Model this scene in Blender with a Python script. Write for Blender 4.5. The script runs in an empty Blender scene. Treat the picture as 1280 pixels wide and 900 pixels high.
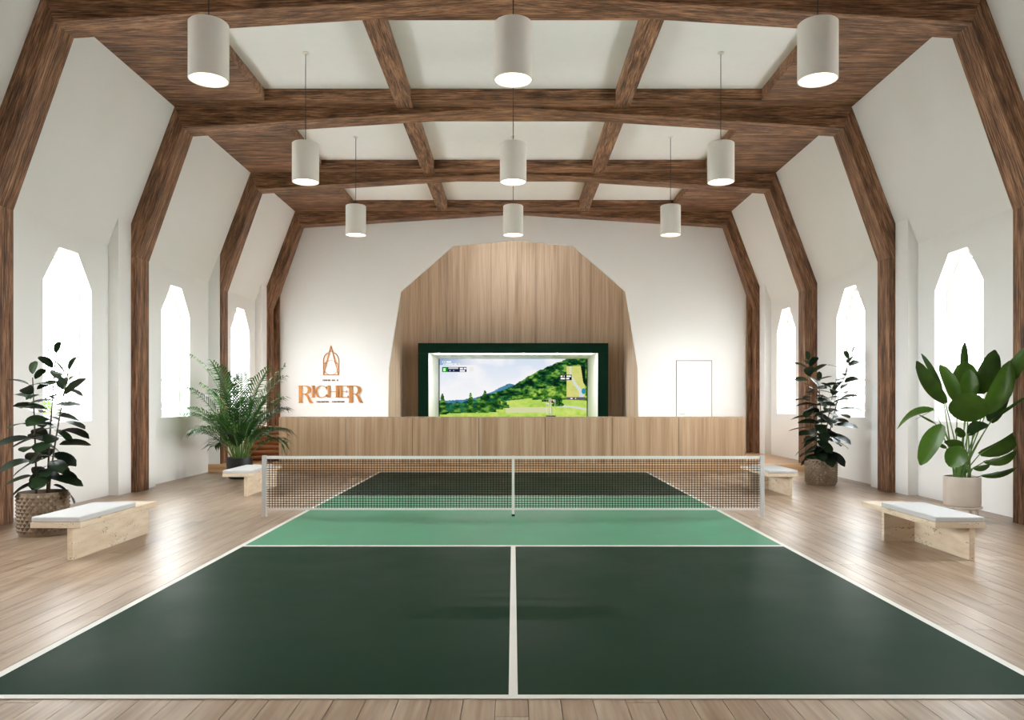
import bpy, bmesh, math, random
import numpy as np
from mathutils import Vector, Matrix
from mathutils.geometry import tessellate_polygon

random.seed(7)
SC = bpy.context.scene
COL = SC.collection
R = math.radians

# ------------------------------------------------------------------ camera, world, exposure
F, CU, CV, CH = 971.0, 641.5, 501.0, 1.617      # focal length (px of 1280), horizon point, eye height
cam_d = bpy.data.cameras.new('camera'); cam = bpy.data.objects.new('camera', cam_d); COL.objects.link(cam)
cam.location = (0, 0, CH); cam.rotation_euler = (R(90), 0, 0)
cam_d.sensor_fit = 'HORIZONTAL'; cam_d.sensor_width = 36.0; cam_d.lens = F / 1280 * 36
cam_d.shift_x = (640 - CU) / 1280; cam_d.shift_y = (CV - 450) / 1280
cam_d.clip_start = 0.05; cam_d.clip_end = 500
SC.camera = cam

SKY = 42.0
LAMP = 3.0
SC.view_settings.view_transform = 'Standard'; SC.view_settings.look = 'None'
SC.view_settings.gamma = 1.0; SC.view_settings.exposure = 0.1; SC.view_settings.use_curve_mapping = False
SC.cycles.use_denoising = True
SC.cycles.max_bounces = 14; SC.cycles.diffuse_bounces = 8; SC.cycles.glossy_bounces = 5
SC.cycles.transparent_max_bounces = 12; SC.cycles.sample_clamp_indirect = 12
SC.cycles.caustics_reflective = False; SC.cycles.caustics_refractive = False

w = bpy.data.worlds.new('overcast_sky'); SC.world = w; w.use_nodes = True
nt = w.node_tree; nt.nodes.clear()
o_ = nt.nodes.new('ShaderNodeOutputWorld'); b_ = nt.nodes.new('ShaderNodeBackground')
tc = nt.nodes.new('ShaderNodeTexCoord'); nz = nt.nodes.new('ShaderNodeTexNoise'); rp = nt.nodes.new('ShaderNodeValToRGB')
nz.inputs['Scale'].default_value = 3.0; nz.inputs['Detail'].default_value = 4
rp.color_ramp.elements[0].position = .38; rp.color_ramp.elements[0].color = (.80, .87, .95, 1)
rp.color_ramp.elements[1].position = .62; rp.color_ramp.elements[1].color = (1, 1, .99, 1)
nt.links.new(tc.outputs['Generated'], nz.inputs['Vector']); nt.links.new(nz.outputs['Fac'], rp.inputs['Fac'])
nt.links.new(rp.outputs['Color'], b_.inputs['Color']); b_.inputs['Strength'].default_value = SKY
nt.links.new(b_.outputs['Background'], o_.inputs['Surface'])

# ------------------------------------------------------------------ helpers
def at(u, v, Y):
    """photo pixel + distance -> point"""
    return Vector(((u - CU) / F * Y, Y, CH + (CV - v) / F * Y))

def tag(o, label=None, cat=None, group=None, kind=None):
    if label: o['label'] = label
    if cat: o['category'] = cat
    if group: o['group'] = group
    if kind: o['kind'] = kind
    return o

def empty(name, loc=(0, 0, 0), parent=None):
    o = bpy.data.objects.new(name, None); COL.objects.link(o); o.location = loc
    o.empty_display_size = .1
    if parent: o.parent = parent
    return o

class MB:
    def __init__(s): s.v = []; s.f = []
    def add(s, vs, fs):
        n = len(s.v); s.v += [tuple(p) for p in vs]; s.f += [tuple(i + n for i in f) for f in fs]; return s
    def box(s, x0, x1, y0, y1, z0, z1):
        vs = [(x, y, z) for z in (z0, z1) for y in (y0, y1) for x in (x0, x1)]
        return s.add(vs, [(0, 2, 3, 1), (4, 5, 7, 6), (0, 1, 5, 4), (2, 6, 7, 3), (0, 4, 6, 2), (1, 3, 7, 5)])
    def prism(s, poly, a0, a1, axis='y'):
        """extrude a 2-D polygon: axis y -> (x,z) poly, axis x -> (y,z) poly, axis z -> (x,y) poly"""
        def P(p, a):
            return (p[0], a, p[1]) if axis == 'y' else ((a, p[0], p[1]) if axis == 'x' else (p[0], p[1], a))
        n = len(poly)
        tris = tessellate_polygon([[Vector((p[0], p[1], 0)) for p in poly]])
        vs = [P(p, a0) for p in poly] + [P(p, a1) for p in poly]
        fs = [tuple(t) for t in tris] + [tuple(i + n for i in reversed(t)) for t in tris]
        fs += [(i, (i + 1) % n, (i + 1) % n + n, i + n) for i in range(n)]
        return s.add(vs, fs)
    def rings(s, rings, cap0=True, cap1=True):
        n = len(rings[0]); base = len(s.v)
        vs = [p for r in rings for p in r]; fs = []
        for k in range(len(rings) - 1):
            for i in range(n):
                a, b = k * n + i, k * n + (i + 1) % n
                fs.append((a, b, b + n, a + n))
        if cap0: fs.append(tuple(reversed(range(n))))
        if cap1: fs.append(tuple(range((len(rings) - 1) * n, len(rings) * n)))
        return s.add(vs, fs)
    def lathe(s, prof, n=32, c=(0, 0, 0), cap0=True, cap1=True):
        return s.rings([[(c[0] + r * math.cos(2 * math.pi * i / n), c[1] + r * math.sin(2 * math.pi * i / n), c[2] + z)
                         for i in range(n)] for r, z in prof], cap0, cap1)
    def tube(s, pts, rad, n=8):
        pts = [Vector(p) for p in pts]
        if not isinstance(rad, (list, tuple)): rad = [rad] * len(pts)
        rr = []; up = None
        for k, p in enumerate(pts):
            t = (pts[min(k + 1, len(pts) - 1)] - pts[max(k - 1, 0)]).normalized()
            if up is None:
                up = Vector((0, 0, 1)) if abs(t.z) < .9 else Vector((1, 0, 0))
            a = t.cross(up).normalized(); b = a.cross(t).normalized(); up = b
            rr.append([p + rad[k] * (a * math.cos(2 * math.pi * i / n) + b * math.sin(2 * math.pi * i / n)) for i in range(n)])
        return s.rings(rr)
    def mesh(s, name, mat=None, smooth=False):
        me = bpy.data.meshes.new(name); me.from_pydata(s.v, [], s.f)
        bm = bmesh.new(); bm.from_mesh(me); bmesh.ops.recalc_face_normals(bm, faces=bm.faces); bm.to_mesh(me); bm.free()
        if mat: me.materials.append(mat)
        if smooth:
            me.polygons.foreach_set('use_smooth', [True] * len(me.polygons))
            try: me.set_sharp_from_angle(angle=R(38))
            except Exception: pass
        me.update(); return me
    def build(s, name, mat, parent=None, smooth=False, bevel=0, loc=None):
        o = bpy.data.objects.new(name, s.mesh(name, mat, smooth)); COL.objects.link(o)
        if parent: o.parent = parent
        if loc is not None: o.location = loc
        if bevel:
            m = o.modifiers.new('bevel', 'BEVEL'); m.width = bevel; m.segments = 2; m.limit_method = 'ANGLE'; m.angle_limit = R(40)
        return o

def inst(name, me, parent=None, loc=(0, 0, 0), rot=(0, 0, 0), scale=(1, 1, 1), matrix=None):
    o = bpy.data.objects.new(name, me); COL.objects.link(o)
    if parent: o.parent = parent
    if matrix is not None: o.matrix_local = matrix
    else: o.location = loc; o.rotation_euler = rot; o.scale = scale
    return o

def copy_tree(o, parent=None):
    c = o.copy(); COL.objects.link(c)
    if parent: c.parent = parent
    for ch in list(o.children): copy_tree(ch, c)
    return c

# ------------------------------------------------------------------ materials
def srgb(r, g, b):
    f = lambda c: (c / 12.92 if c <= .04045 else ((c + .055) / 1.055) ** 2.4)
    return (f(r / 255), f(g / 255), f(b / 255), 1)

class NT:
    def __init__(s, name):
        s.m = bpy.data.materials.new(name); s.m.use_nodes = True; s.t = s.m.node_tree
        s.bsdf = s.t.nodes['Principled BSDF']; s.out = s.t.nodes['Material Output']
    def n(s, kind, **kw):
        nd = s.t.nodes.new('ShaderNode' + kind)
        for k, v in kw.items(): setattr(nd, k, v)
        return nd
    def l(s, a, b): s.t.links.new(a, b)
    def ramp(s, fac, stops):
        r = s.n('ValToRGB'); e = r.color_ramp.elements
        while len(e) < len(stops): e.new(.5)
        for i, (p, c) in enumerate(stops): e[i].position = p; e[i].color = c
        s.l(fac, r.inputs['Fac']); return r.outputs['Color']
    def noise(s, vec, scale, detail=3, rough=.5):
        n = s.n('TexNoise'); n.inputs['Scale'].default_value = scale; n.inputs['Detail'].default_value = detail
        n.inputs['Roughness'].default_value = rough
        if vec is not None: s.l(vec, n.inputs['Vector'])
        return n.outputs['Fac']
    def mapping(s, vec, scale=(1, 1, 1), rot=(0, 0, 0), loc=(0, 0, 0)):
        m = s.n('Mapping'); m.inputs['Scale'].default_value = scale; m.inputs['Rotation'].default_value = rot
        m.inputs['Location'].default_value = loc; s.l(vec, m.inputs['Vector']); return m.outputs['Vector']
    def obj(s): return s.n('TexCoord').outputs['Object']
    def bump(s, h, strength=.3, dist=.01):
        b = s.n('Bump'); b.inputs['Strength'].default_value = strength; b.inputs['Distance'].default_value = dist
        s.l(h, b.inputs['Height']); s.l(b.outputs['Normal'], s.bsdf.inputs['Normal'])
    def mix(s, fac, a, b, mode='MIX'):
        m = s.n('Mix', data_type='RGBA', blend_type=mode)
        if isinstance(fac, (int, float)): m.inputs['Factor'].default_value = fac
        else: s.l(fac, m.inputs['Factor'])
        for v, k in ((a, 6), (b, 7)):
            if isinstance(v, tuple): m.inputs[k].default_value = v
            else: s.l(v, m.inputs[k])
        return m.outputs[2]
    def math(s, op, a, b=None):
        m = s.n('Math', operation=op)
        for v, k in ((a, 0), (b, 1)):
            if v is None: continue
            if isinstance(v, (int, float)): m.inputs[k].default_value = v
            else: s.l(v, m.inputs[k])
        return m.outputs[0]

def plain(name, col, rough=.5, metal=0, spec=.5, noise=0.0, nscale=6.0):
    t = NT(name); t.bsdf.inputs['Roughness'].default_value = rough; t.bsdf.inputs['Metallic'].default_value = metal
    t.bsdf.inputs['Specular IOR Level'].default_value = spec
    a = tuple(c * (1 - noise) for c in col[:3]) + (1,); b = tuple(min(1, c * (1 + noise)) for c in col[:3]) + (1,)
    t.l(t.ramp(t.noise(t.obj(), nscale, 4), [(.3, a), (.7, b)]), t.bsdf.inputs['Base Color'])
    return t.m

def dark_wood(name, axis, tilt=0.0):
    """walnut with long dark streaks along the given axis (tilt turns it in the x-z plane)"""
    t = NT(name); v = t.obj()
    if tilt: v = t.mapping(v, rot=(0, tilt, 0))
    fine = {'x': (1.6, 30, 30), 'y': (30, 1.6, 30), 'z': (30, 30, 1.6)}[axis]
    broad = {'x': (.5, 6, 6), 'y': (6, .5, 6), 'z': (6, 6, .5)}[axis]
    n1 = t.noise(t.mapping(v, fine), 1.7, 7, .68)
    n2 = t.noise(t.mapping(v, broad), 1.6, 4, .55)
    n3 = t.noise(v, 2.0, 3, .5)
    s = t.math('ADD', t.math('MULTIPLY', n1, .66), t.math('ADD', t.math('MULTIPLY', n2, .32), t.math('MULTIPLY', n3, .10)))
    c = t.ramp(s, [(.41, srgb(40, 24, 14)), (.49, srgb(82, 54, 35)), (.56, srgb(122, 86, 60)), (.66, srgb(172, 130, 98))])
    t.l(c, t.bsdf.inputs['Base Color']); t.bsdf.inputs['Roughness'].default_value = .6
    t.bsdf.inputs['Specular IOR Level'].default_value = .3
    t.bump(n1, .4, .012)
    return t.m

def light_wood(name, c0, c1, c2, rnd=True, axis='z', rough=.5, gscale=1.0):
    t = NT(name); v = t.obj()
    oi = t.n('ObjectInfo').outputs['Random']
    off = t.n('CombineXYZ')
    for k, q in enumerate((37.0, 19.0, 53.0)): t.l(t.math('MULTIPLY', oi, q), off.inputs[k])
    add = t.n('VectorMath', operation='ADD'); t.l(v, add.inputs[0]); t.l(off.outputs[0], add.inputs[1])
    vv = add.outputs[0]
    g = gscale
    fine = {'z': (18 * g, 18 * g, .5 * g), 'y': (18 * g, .5 * g, 18 * g), 'x': (.5 * g, 18 * g, 18 * g)}[axis]
    n1 = t.noise(t.mapping(vv, fine), 1.3, 4, .55)
    n2 = t.noise(t.mapping(vv, tuple(q * .25 for q in fine)), 1.2, 2, .5)
    s = t.math('ADD', t.math('MULTIPLY', n1, .55), t.math('MULTIPLY', n2, .45))
    t.l(t.ramp(s, [(.35, c0), (.5, c1), (.66, c2)]), t.bsdf.inputs['Base Color'])
    t.bsdf.inputs['Roughness'].default_value = rough; t.bsdf.inputs['Specular IOR Level'].default_value = .35
    return t.m

def floor_mat(name, attr=False):
    t = NT(name); v = t.obj()
    if attr:
        a = t.n('Attribute'); a.attribute_name = 'tint'; rnd = a.outputs['Fac']
    else: rnd = t.n('ObjectInfo').outputs['Random']
    off = t.n('CombineXYZ'); t.l(t.math('MULTIPLY', rnd, 71.0), off.inputs[0]); t.l(t.math('MULTIPLY', rnd, 33.0), off.inputs[1])
    add = t.n('VectorMath', operation='ADD'); t.l(v, add.inputs[0]); t.l(off.outputs[0], add.inputs[1]); vv = add.outputs[0]
    n1 = t.noise(t.mapping(vv, (26, 1.1, 1)), 1.3, 5, .55)
    n2 = t.noise(t.mapping(vv, (5, .7, 1)), 1.2, 2, .5)
    s = t.math('ADD', t.math('MULTIPLY', n1, .5), t.math('MULTIPLY', n2, .5))
    c = t.ramp(s, [(.34, srgb(134, 109, 88)), (.5, srgb(164, 143, 122)), (.66, srgb(184, 167, 148))])
    tint = t.ramp(rnd, [(0, (.80, .74, .67, 1)), (.25, (.93, .90, .87, 1)), (.7, (1, .98, .96, 1)), (1, (.84, .79, .73, 1))])
    c = t.mix(1.0, c, tint, 'MULTIPLY')
    kn = t.noise(t.mapping(vv, (6, 2.6, 1)), 1.1, 1, .4)          # knots
    k = t.ramp(kn, [(.755, (0, 0, 0, 1)), (.80, (1, 1, 1, 1))])
    c = t.mix(t.math('MULTIPLY', k, .75), c, srgb(112, 76, 50))
    t.l(c, t.bsdf.inputs['Base Color'])
    t.bsdf.inputs['Roughness'].default_value = .33; t.bsdf.inputs['Specular IOR Level'].default_value = .5
    t.bump(n1, .04, .004)
    return t.m

def travertine():
    t = NT('travertine'); v = t.obj()
    n1 = t.noise(t.mapping(v, (2, 2, 10)), 1.5, 4, .55)
    c = t.ramp(n1, [(.3, srgb(204, 182, 152)), (.5, srgb(214, 196, 170)), (.7, srgb(222, 208, 186))])
    pit = t.noise(t.mapping(v, (40, 40, 80)), 1.3, 2, .5)
    band = t.noise(t.mapping(v, (2.2, 2.2, 9)), 1.7, 2, .5)
    k = t.ramp(t.math('MULTIPLY', pit, band), [(.36, (0, 0, 0, 1)), (.39, (1, 1, 1, 1))])
    t.l(t.mix(t.math('MULTIPLY', k, .8), c, srgb(112, 76, 44)), t.bsdf.inputs['Base Color'])
    t.bsdf.inputs['Roughness'].default_value = .55
    return t.m

def emission(name, col, strength):
    t = NT(name); e = t.n('Emission'); e.inputs['Color'].default_value = col; e.inputs['Strength'].default_value = strength
    t.l(e.outputs[0], t.out.inputs['Surface']); return t.m

def glass():
    t = NT('window_glass')
    a = t.n('BsdfTransparent'); a.inputs['Color'].default_value = (.97, .985, .98, 1)
    g = t.n('BsdfGlossy'); g.inputs['Roughness'].default_value = .02
    m = t.n('MixShader'); fr = t.n('Fresnel'); fr.inputs['IOR'].default_value = 1.45
    t.l(t.math('MULTIPLY', fr.outputs[0], .5), m.inputs['Fac']); t.l(a.outputs[0], m.inputs[1]); t.l(g.outputs[0], m.inputs[2])
    t.l(m.outputs[0], t.out.inputs['Surface']); return t.m

def court_mat(name, col, rough=.42):
    t = NT(name); v = t.obj()
    n = t.noise(v, 1.1, 4, .6); n2 = t.noise(v, 160, 2, .5)
    a = tuple(c * .86 for c in col[:3]) + (1,); b = tuple(c * 1.12 for c in col[:3]) + (1,)
    t.l(t.ramp(n, [(.3, a), (.7, b)]), t.bsdf.inputs['Base Color'])
    r = t.ramp(n, [(.3, (rough - .04,) * 3 + (1,)), (.7, (rough + .06,) * 3 + (1,))]); t.l(r, t.bsdf.inputs['Roughness'])
    t.bsdf.inputs['Specular IOR Level'].default_value = .025
    t.bump(n2, .06, .003)
    return t.m

def leaf_mat(name, c0, c1, rough=.3, trans=.15):
    t = NT(name); v = t.obj(); oi = t.n('ObjectInfo').outputs['Random']
    n = t.noise(v, 7, 3, .5)
    s = t.math('ADD', t.math('MULTIPLY', n, .5), t.math('MULTIPLY', oi, .5))
    t.l(t.ramp(s, [(.2, c0), (.75, c1)]), t.bsdf.inputs['Base Color'])
    t.bsdf.inputs['Roughness'].default_value = rough; t.bsdf.inputs['Specular IOR Level'].default_value = .25
    tr = t.n('BsdfTranslucent'); tr.inputs['Color'].default_value = tuple(min(1, c * 1.3) for c in c1[:3]) + (1,)
    m = t.n('MixShader'); m.inputs['Fac'].default_value = trans
    t.l(t.bsdf.outputs[0], m.inputs[1]); t.l(tr.outputs[0], m.inputs[2]); t.l(m.outputs[0], t.out.inputs['Surface'])
    return t.m

def plaster():
    t = NT('plaster'); v = t.obj()
    n = t.noise(v, .7, 3, .5)
    t.l(t.ramp(n, [(.3, (.858, .862, .845, 1)), (.7, (.875, .878, .862, 1))]), t.bsdf.inputs['Base Color'])
    t.bsdf.inputs['Roughness'].default_value = .8; t.bsdf.inputs['Specular IOR Level'].default_value = .2
    t.bump(t.noise(v, 60, 3, .5), .05, .004)
    return t.m

M = dict(
    plaster=plaster(),
    white=plain('white_paint', (.86, .855, .83, 1), .45),
    ceil=plain('ceiling_white', (.872, .872, .855, 1), .8, noise=.01),
    wx=dark_wood('walnut_across', 'x'), wy=dark_wood('walnut_along', 'y'), wz=dark_wood('walnut_upright', 'z'), wl=dark_wood('walnut_brace_left', 'z', R(-19.4)), wr=dark_wood('walnut_brace_right', 'z', R(19.4)),
    oak_lit=light_wood('oak_panel_lit', srgb(164, 140, 116), srgb(190, 168, 144), srgb(206, 187, 166)),  # panel oak made paler, the alcove's neutral light put into its colour
    oak=light_wood('oak_panel', srgb(160, 128, 98), srgb(184, 154, 122), srgb(200, 174, 145)),
    platform=light_wood('oak_step', srgb(170, 128, 88), srgb(196, 156, 114), srgb(212, 178, 138), axis='x', rough=.3),
    board=floor_mat('floor_board'), board_stuff=floor_mat('floor_board_far', True),
    joint=plain('floor_joint', srgb(92, 66, 46), .8),
    court_dark=court_mat('court_dark_green', srgb(22, 48, 33)),
    court_light=court_mat('court_light_green', srgb(88, 142, 112), .38),
    line=plain('court_line_white', srgb(226, 224, 216), .5),
    glass=glass(), trav=travertine(),
    cushion=plain('cushion_fabric', (.56, .555, .545, 1), .9, spec=.1, noise=.02, nscale=40),
    net=plain('net_cord', srgb(34, 26, 22), .9), post=plain('net_post_grey', srgb(196, 196, 194), .4),
    tape=plain('net_tape_white', srgb(226, 224, 218), .7),
    shade=plain('lamp_shade_white', srgb(222, 218, 210), .4),
    cord=plain('lamp_cord', (.012, .012, .012, 1), .6),
    lamp=emission('lamp_glow', (1, .86, .68, 1), LAMP),
    green=plain('frame_green', srgb(14, 52, 40), .6, spec=.1), black=plain('black_plastic', (.012, .012, .013, 1), .4),
    copper=plain('copper_letter', srgb(190, 126, 62), .38, .35),
    brown=plain('brown_letter', srgb(92, 58, 28), .6),
    leather=plain('tan_leather', srgb(152, 88, 40), .42, noise=.12, nscale=9),
    pot=plain('woven_taupe', srgb(138, 120, 100), .5, noise=.12, nscale=14),
    pot_pale=plain('pale_clay', srgb(206, 194, 182), .5, noise=.05, nscale=5),
    soil=plain('soil', srgb(38, 28, 20), .95, noise=.4, nscale=60),
    stem=plain('plant_stem', srgb(74, 62, 40), .7, noise=.2), stalk=plain('green_stalk', srgb(92, 128, 58), .45, noise=.2),
    rubber=leaf_mat('rubber_leaf', srgb(14, 24, 16), srgb(36, 54, 28), .4, .05),
    bird=leaf_mat('strelitzia_leaf', srgb(14, 30, 14), srgb(68, 100, 32), .28, .08),
    palm=leaf_mat('palm_leaf', srgb(16, 36, 18), srgb(52, 90, 34), .4, .1),
    shrub=leaf_mat('shrub_leaf', srgb(36, 66, 26), srgb(96, 140, 52), .5, .2),
    chrome=plain('brushed_steel', (.6, .6, .6, 1), .3, 1.0), gravel=plain('pale_gravel', srgb(226, 224, 218), .9, noise=.06, nscale=3),
    turf=plain('putting_turf', srgb(70, 120, 60), .9, noise=.2, nscale=30),
)

# ------------------------------------------------------------------ room dimensions (metres)
XW, XP, XI = 6.92, 6.75, 6.643          # wall plane, pier plane, inner face of timber columns
ZW, XE, ZE = 4.29, 5.98, 6.81           # wall top, eave X, soffit height
ZC = 7.01                               # white ceiling in the coffers
Y0, Y1 = -5.3, 21.68                    # rear wall, end wall with the arch
YPL, ZPL = 17.61, .18                   # platform front edge and height
FR = [(-5.3 + .3, -5.3 + .75), (-1.70, -1.25), (2.16, 2.61), (6.02, 6.47), (9.88, 10.33), (13.72, 14.17), (17.68, 18.09), (21.28, 21.68)]
WIN = [12.095 + 3.86 * k for k in range(-2, 2)] + [19.72]   # window centres along Y

def slopeX(z): return XW - (z - ZW) * (XW - XE) / (ZE - ZW)

# ------------------------------------------------------------------ walls with window openings
def win_outline(yc):
    return [(yc - .655, 1.29), (yc + .655, 1.29), (yc + .655, 3.41), (yc + .255, 3.96), (yc - .255, 3.96), (yc - .655, 3.41)]

def flat_with_holes(outer, holes):
    loops = [[Vector((a, b, 0)) for a, b in outer]] + [[Vector((a, b, 0)) for a, b in h] for h in holes]
    return [p for l in loops for p in l], tessellate_polygon(loops)

for sgn, side in ((-1, 'left'), (1, 'right')):
    m = MB()
    pts, tris = flat_with_holes([(Y0, -.05), (Y1 + .1, -.05), (Y1 + .1, ZW), (Y0, ZW)], [win_outline(c) for c in WIN])
    m.add([(sgn * XW, p.x, p.y) for p in pts], tris)
    m.add([(sgn * (XW + .42), p.x, p.y) for p in pts], tris)
    wl = m.build('wall_' + side, M['plaster'])
    tag(wl, 'white plastered %s side wall with tall pointed windows between timber columns' % side, 'wall', kind='structure')
    m = MB().prism([(sgn * XW, ZW), (sgn * XE, ZE), (sgn * XE, ZE + .3), (sgn * (XW + .42), ZW + .3), (sgn * (XW + .42), ZW)], Y0, Y1 + .1)
    m.build('sloped_wall', M['plaster'], wl)
    for k, (a, b) in enumerate(FR):
        if k == 6:
            if sgn > 0: continue
            x_in, ya, yb, zb = 6.675, YPL + .02, b - .1, ZPL
        else:
            x_in, ya, yb, zb = XP, a - .44, (a + .55 if k == 4 else min(a + .94, Y1)), (ZPL if a > YPL else 0)
        x_o = XW + .02
        zt = ZW + (XW - x_in) * (ZE - ZW) / (XW - XE) + .03
        MB().prism([(sgn * x_o, zb), (sgn * x_in, zb), (sgn * x_in, zt), (sgn * x_o, ZW + .03)], ya, yb).build('pier', M['plaster'], wl)

# end wall with arched opening
arch = [(-3.516, 0), (-3.48, 2.54), (-3.137, 4.67), (-1.675, 5.94), (0, 6.11), (1.675, 5.94), (3.137, 4.67), (3.48, 2.54), (3.516, 0)]
outer = [(-XW - .2, 0)] + arch + [(XW + .2, 0), (XW + .2, ZE + .3), (-XW - .2, ZE + .3)]
wb = MB().prism(outer, Y1, Y1 + .10).build('wall_back', M['plaster'])
tag(wb, 'white end wall with a wide angular arched opening onto a wood panelled alcove', 'wall', kind='structure')

# rear wall behind the viewer
tag(MB().box(-XW - .4, XW + .4, Y0 - .1, Y0, -.05, ZE + .3).build('wall_front', M['wx']), 'dark wooden wall behind the viewpoint', 'wall', kind='structure')

# windows
def ring_off(poly, d):
    cy = sum(p[0] for p in poly) / len(poly); n = len(poly); out = []
    for i in range(n):
        p0, p1, p2 = (Vector(poly[(i + k) % n]) for k in (-1, 0, 1))
        e1 = (p1 - p0).normalized(); e2 = (p2 - p1).normalized()
        n1 = Vector((-e1.y, e1.x)); n2 = Vector((-e2.y, e2.x)); b = (n1 + n2).normalized()
        out.append(tuple(p1 + b * (d / max(.3, b.dot(n1)))))
    return out
wn = 0
ORD = ['nearest', 'middle', 'farthest']
for sgn, side in ((-1, 'left'), (1, 'right')):
    for c in WIN:
        wn += 1
        we = empty('window_%d' % wn, (sgn * XW, c, 1.29))
        inv = Matrix.Translation((-sgn * XW, -c, -1.29))
        vis = [q for q in WIN if q > 11]
        which = ORD[vis.index(c)] if c in vis else 'unseen rear'
        tag(we, 'tall white pointed window, %s of the %s side wall' % (which, side), 'window', kind='structure')
        po = win_outline(c); pi = ring_off(po, .085); pg = ring_off(po, .115)
        def L(poly, x): return [(sgn * x - sgn * XW, p[0] - c, p[1] - 1.29) for p in poly]
        MB().rings([L(po, XW), L(po, XW + .42)], False, False).build('reveal', M['white'], we)
        MB().rings([L(po, XW + .205), L(pi, XW + .205), L(pi, XW + .40), L(po, XW + .40)], False, False).build('window_frame', M['white'], we)
        MB().rings([L(pi, XW + .31), L(ring_off(po, .12), XW + .31), L(ring_off(po, .12), XW + .36), L(pi, XW + .36)], False, False).build('sash', M['white'], we)
        MB().add(L(pg, XW + .335), [tuple(range(6))]).build('pane', M['glass'], we)
        MB().box(sgn * .30, sgn * .365, -.56, .56, 2.05 - 1.29 - .022, 2.05 - 1.29 + .022).build('transom', M['white'], we)
        # daylight portal in the opening
        ld = bpy.data.lights.new('daylight_portal', 'AREA'); ld.shape = 'RECTANGLE'; ld.size = 1.35; ld.size_y = 2.7
        ld.cycles.is_portal = True
        lo = bpy.data.objects.new('daylight_portal', ld); COL.objects.link(lo)
        lo.location = (sgn * (XW + .45), c, 2.62)
        lo.rotation_euler = (R(90), 0, R(90) if sgn > 0 else R(-90))
# ------------------------------------------------------------------ ceiling, soffit, timber frames
tag(MB().box(-XE - .2, XE + .2, Y0, Y1 + .1, ZC, ZC + .15).build('ceiling', M['ceil']), 'flat white ceiling panels set back between dark wooden beams', 'ceiling', kind='structure')
m = MB(); XC = 4.295
edges = []
for k, (a, b) in enumerate(FR):
    ya, yb = max(Y0, a - .30), min(Y1 + .05, a + .72)
    if k == len(FR) - 1: ya = a - .42
    edges.append((ya, yb)); m.box(-XE - .1, XE + .1, ya, yb, ZE, ZC + .05)
for (a0, a1), (b0, b1) in zip(edges, edges[1:]):
    for s in (-1, 1): m.box(min(s * XC, s * (XE + .1)), max(s * XC, s * (XE + .1)), a1, b0, ZE, ZC + .05)
tag(m.build('ceiling_soffit', M['wx']), 'dark streaked wooden soffit bordering the white ceiling recesses', 'ceiling', kind='structure')
for (a0, a1), (b0, b1) in zip(edges, edges[1:]):
    if b0 < 6: continue
    for s in (-1, 1):
        o = MB().box(min(s * 1.77, s * 2.055), max(s * 1.77, s * 2.055), a1 - .4, b0 + .32, ZE - .022, ZC + .02).build('ceiling_purlin', M['wy'], bevel=.008)
        tag(o, 'brown lengthwise ceiling beam, %s of centre in the %s bay' % ('left' if s < 0 else 'right', 'nearest' if b0 < 10 else 'near' if b0 < 14 else 'middle' if b0 < 18 else 'farthest'), 'beam', kind='structure')

FNAME = {4: 'nearest timber portal frame, its columns cut by the picture edges', 5: 'second dark timber portal frame from the viewer, beside the stone benches',
         6: 'third dark timber portal frame, standing at the platform step', 7: 'farthest dark timber portal frame against the end wall'}
for k, (a, b) in enumerate(FR):
    if k == 0: continue
    zb = ZPL if a > YPL else 0
    e = empty('timber_frame', (0, a, zb)); tag(e, FNAME.get(k, 'dark timber portal frame behind the viewpoint'), 'beam', kind='structure')
    def P(poly, y0=0, y1=None): return MB().prism([(x, z - zb) for x, z in poly], y0, (b - a) if y1 is None else y1)
    for s in (-1, 1):
        xo = 6.94 if k == 6 else 6.86
        P([(s * XI, zb), (s * XI, 4.15), (s * xo, 4.15), (s * xo, zb)]).build('column', M['wz'], e, bevel=.006)
        P([(s * XI, 4.15), (s * 5.84, 6.435), (s * 6.02, 6.92), (s * 6.94, 4.445), (s * 6.94, 4.15)]).build('brace', M['wl' if s < 0 else 'wr'], e, bevel=.006)
        P([(s * 5.84, 6.435), (0, ZE - .006), (0, ZE + .06), (s * 6.0, ZE + .06)]).build('rafter', M['wx'], e, bevel=.006)
        if k == 7:
            P([(s * 6.50, zb), (s * 6.50, 4.56), (s * 6.66, 4.15), (s * 6.66, zb)], .30, .395).build('cover_strip', M['wz'], e)

# ------------------------------------------------------------------ floor
fl = MB().box(-XW - .1, XW + .1, Y0, Y1 + 6.2, -.16, -.014).build('floor', M['joint'])
tag(fl, 'pale oak plank floor with glossy finish running down the hall', 'floor', kind='structure')
BW = .175; boards = []
rb = random.Random(3)
ncol = int(2 * XW / BW) + 1
for i in range(ncol):
    x0 = -XW + i * BW; x1 = min(XW, x0 + BW)
    y = Y0 + rb.uniform(0, 2.2)
    ys = [Y0] + [y + 2.2 * j for j in range(14)]
    for ya, yb in zip(ys, ys[1:]):
        yb = min(yb, YPL)
        if yb - ya < .1: continue
        boards.append((x0, x1, ya, yb))
def px_area(bd):
    x0, x1, ya, yb = bd
    xm = (x0 + x1) / 2
    ya2 = max(ya, 3.93); tot = 0
    n = 6
    if yb <= ya2: return 0
    for j in range(n):
        y = ya2 + (yb - ya2) * (j + .5) / n
        if abs(xm) / y > .665: continue
        if abs(xm) < 3.05 and 4.24 < y < 17.6: continue
        tot += (x1 - x0) * (yb - ya2) / n * F * F * CH / y ** 3
    return tot
boards.sort(key=px_area, reverse=True)
full = MB().box(.002, BW - .002, 0, 2.196, -.014, 0).mesh('floor_board', M['board'])
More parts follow.
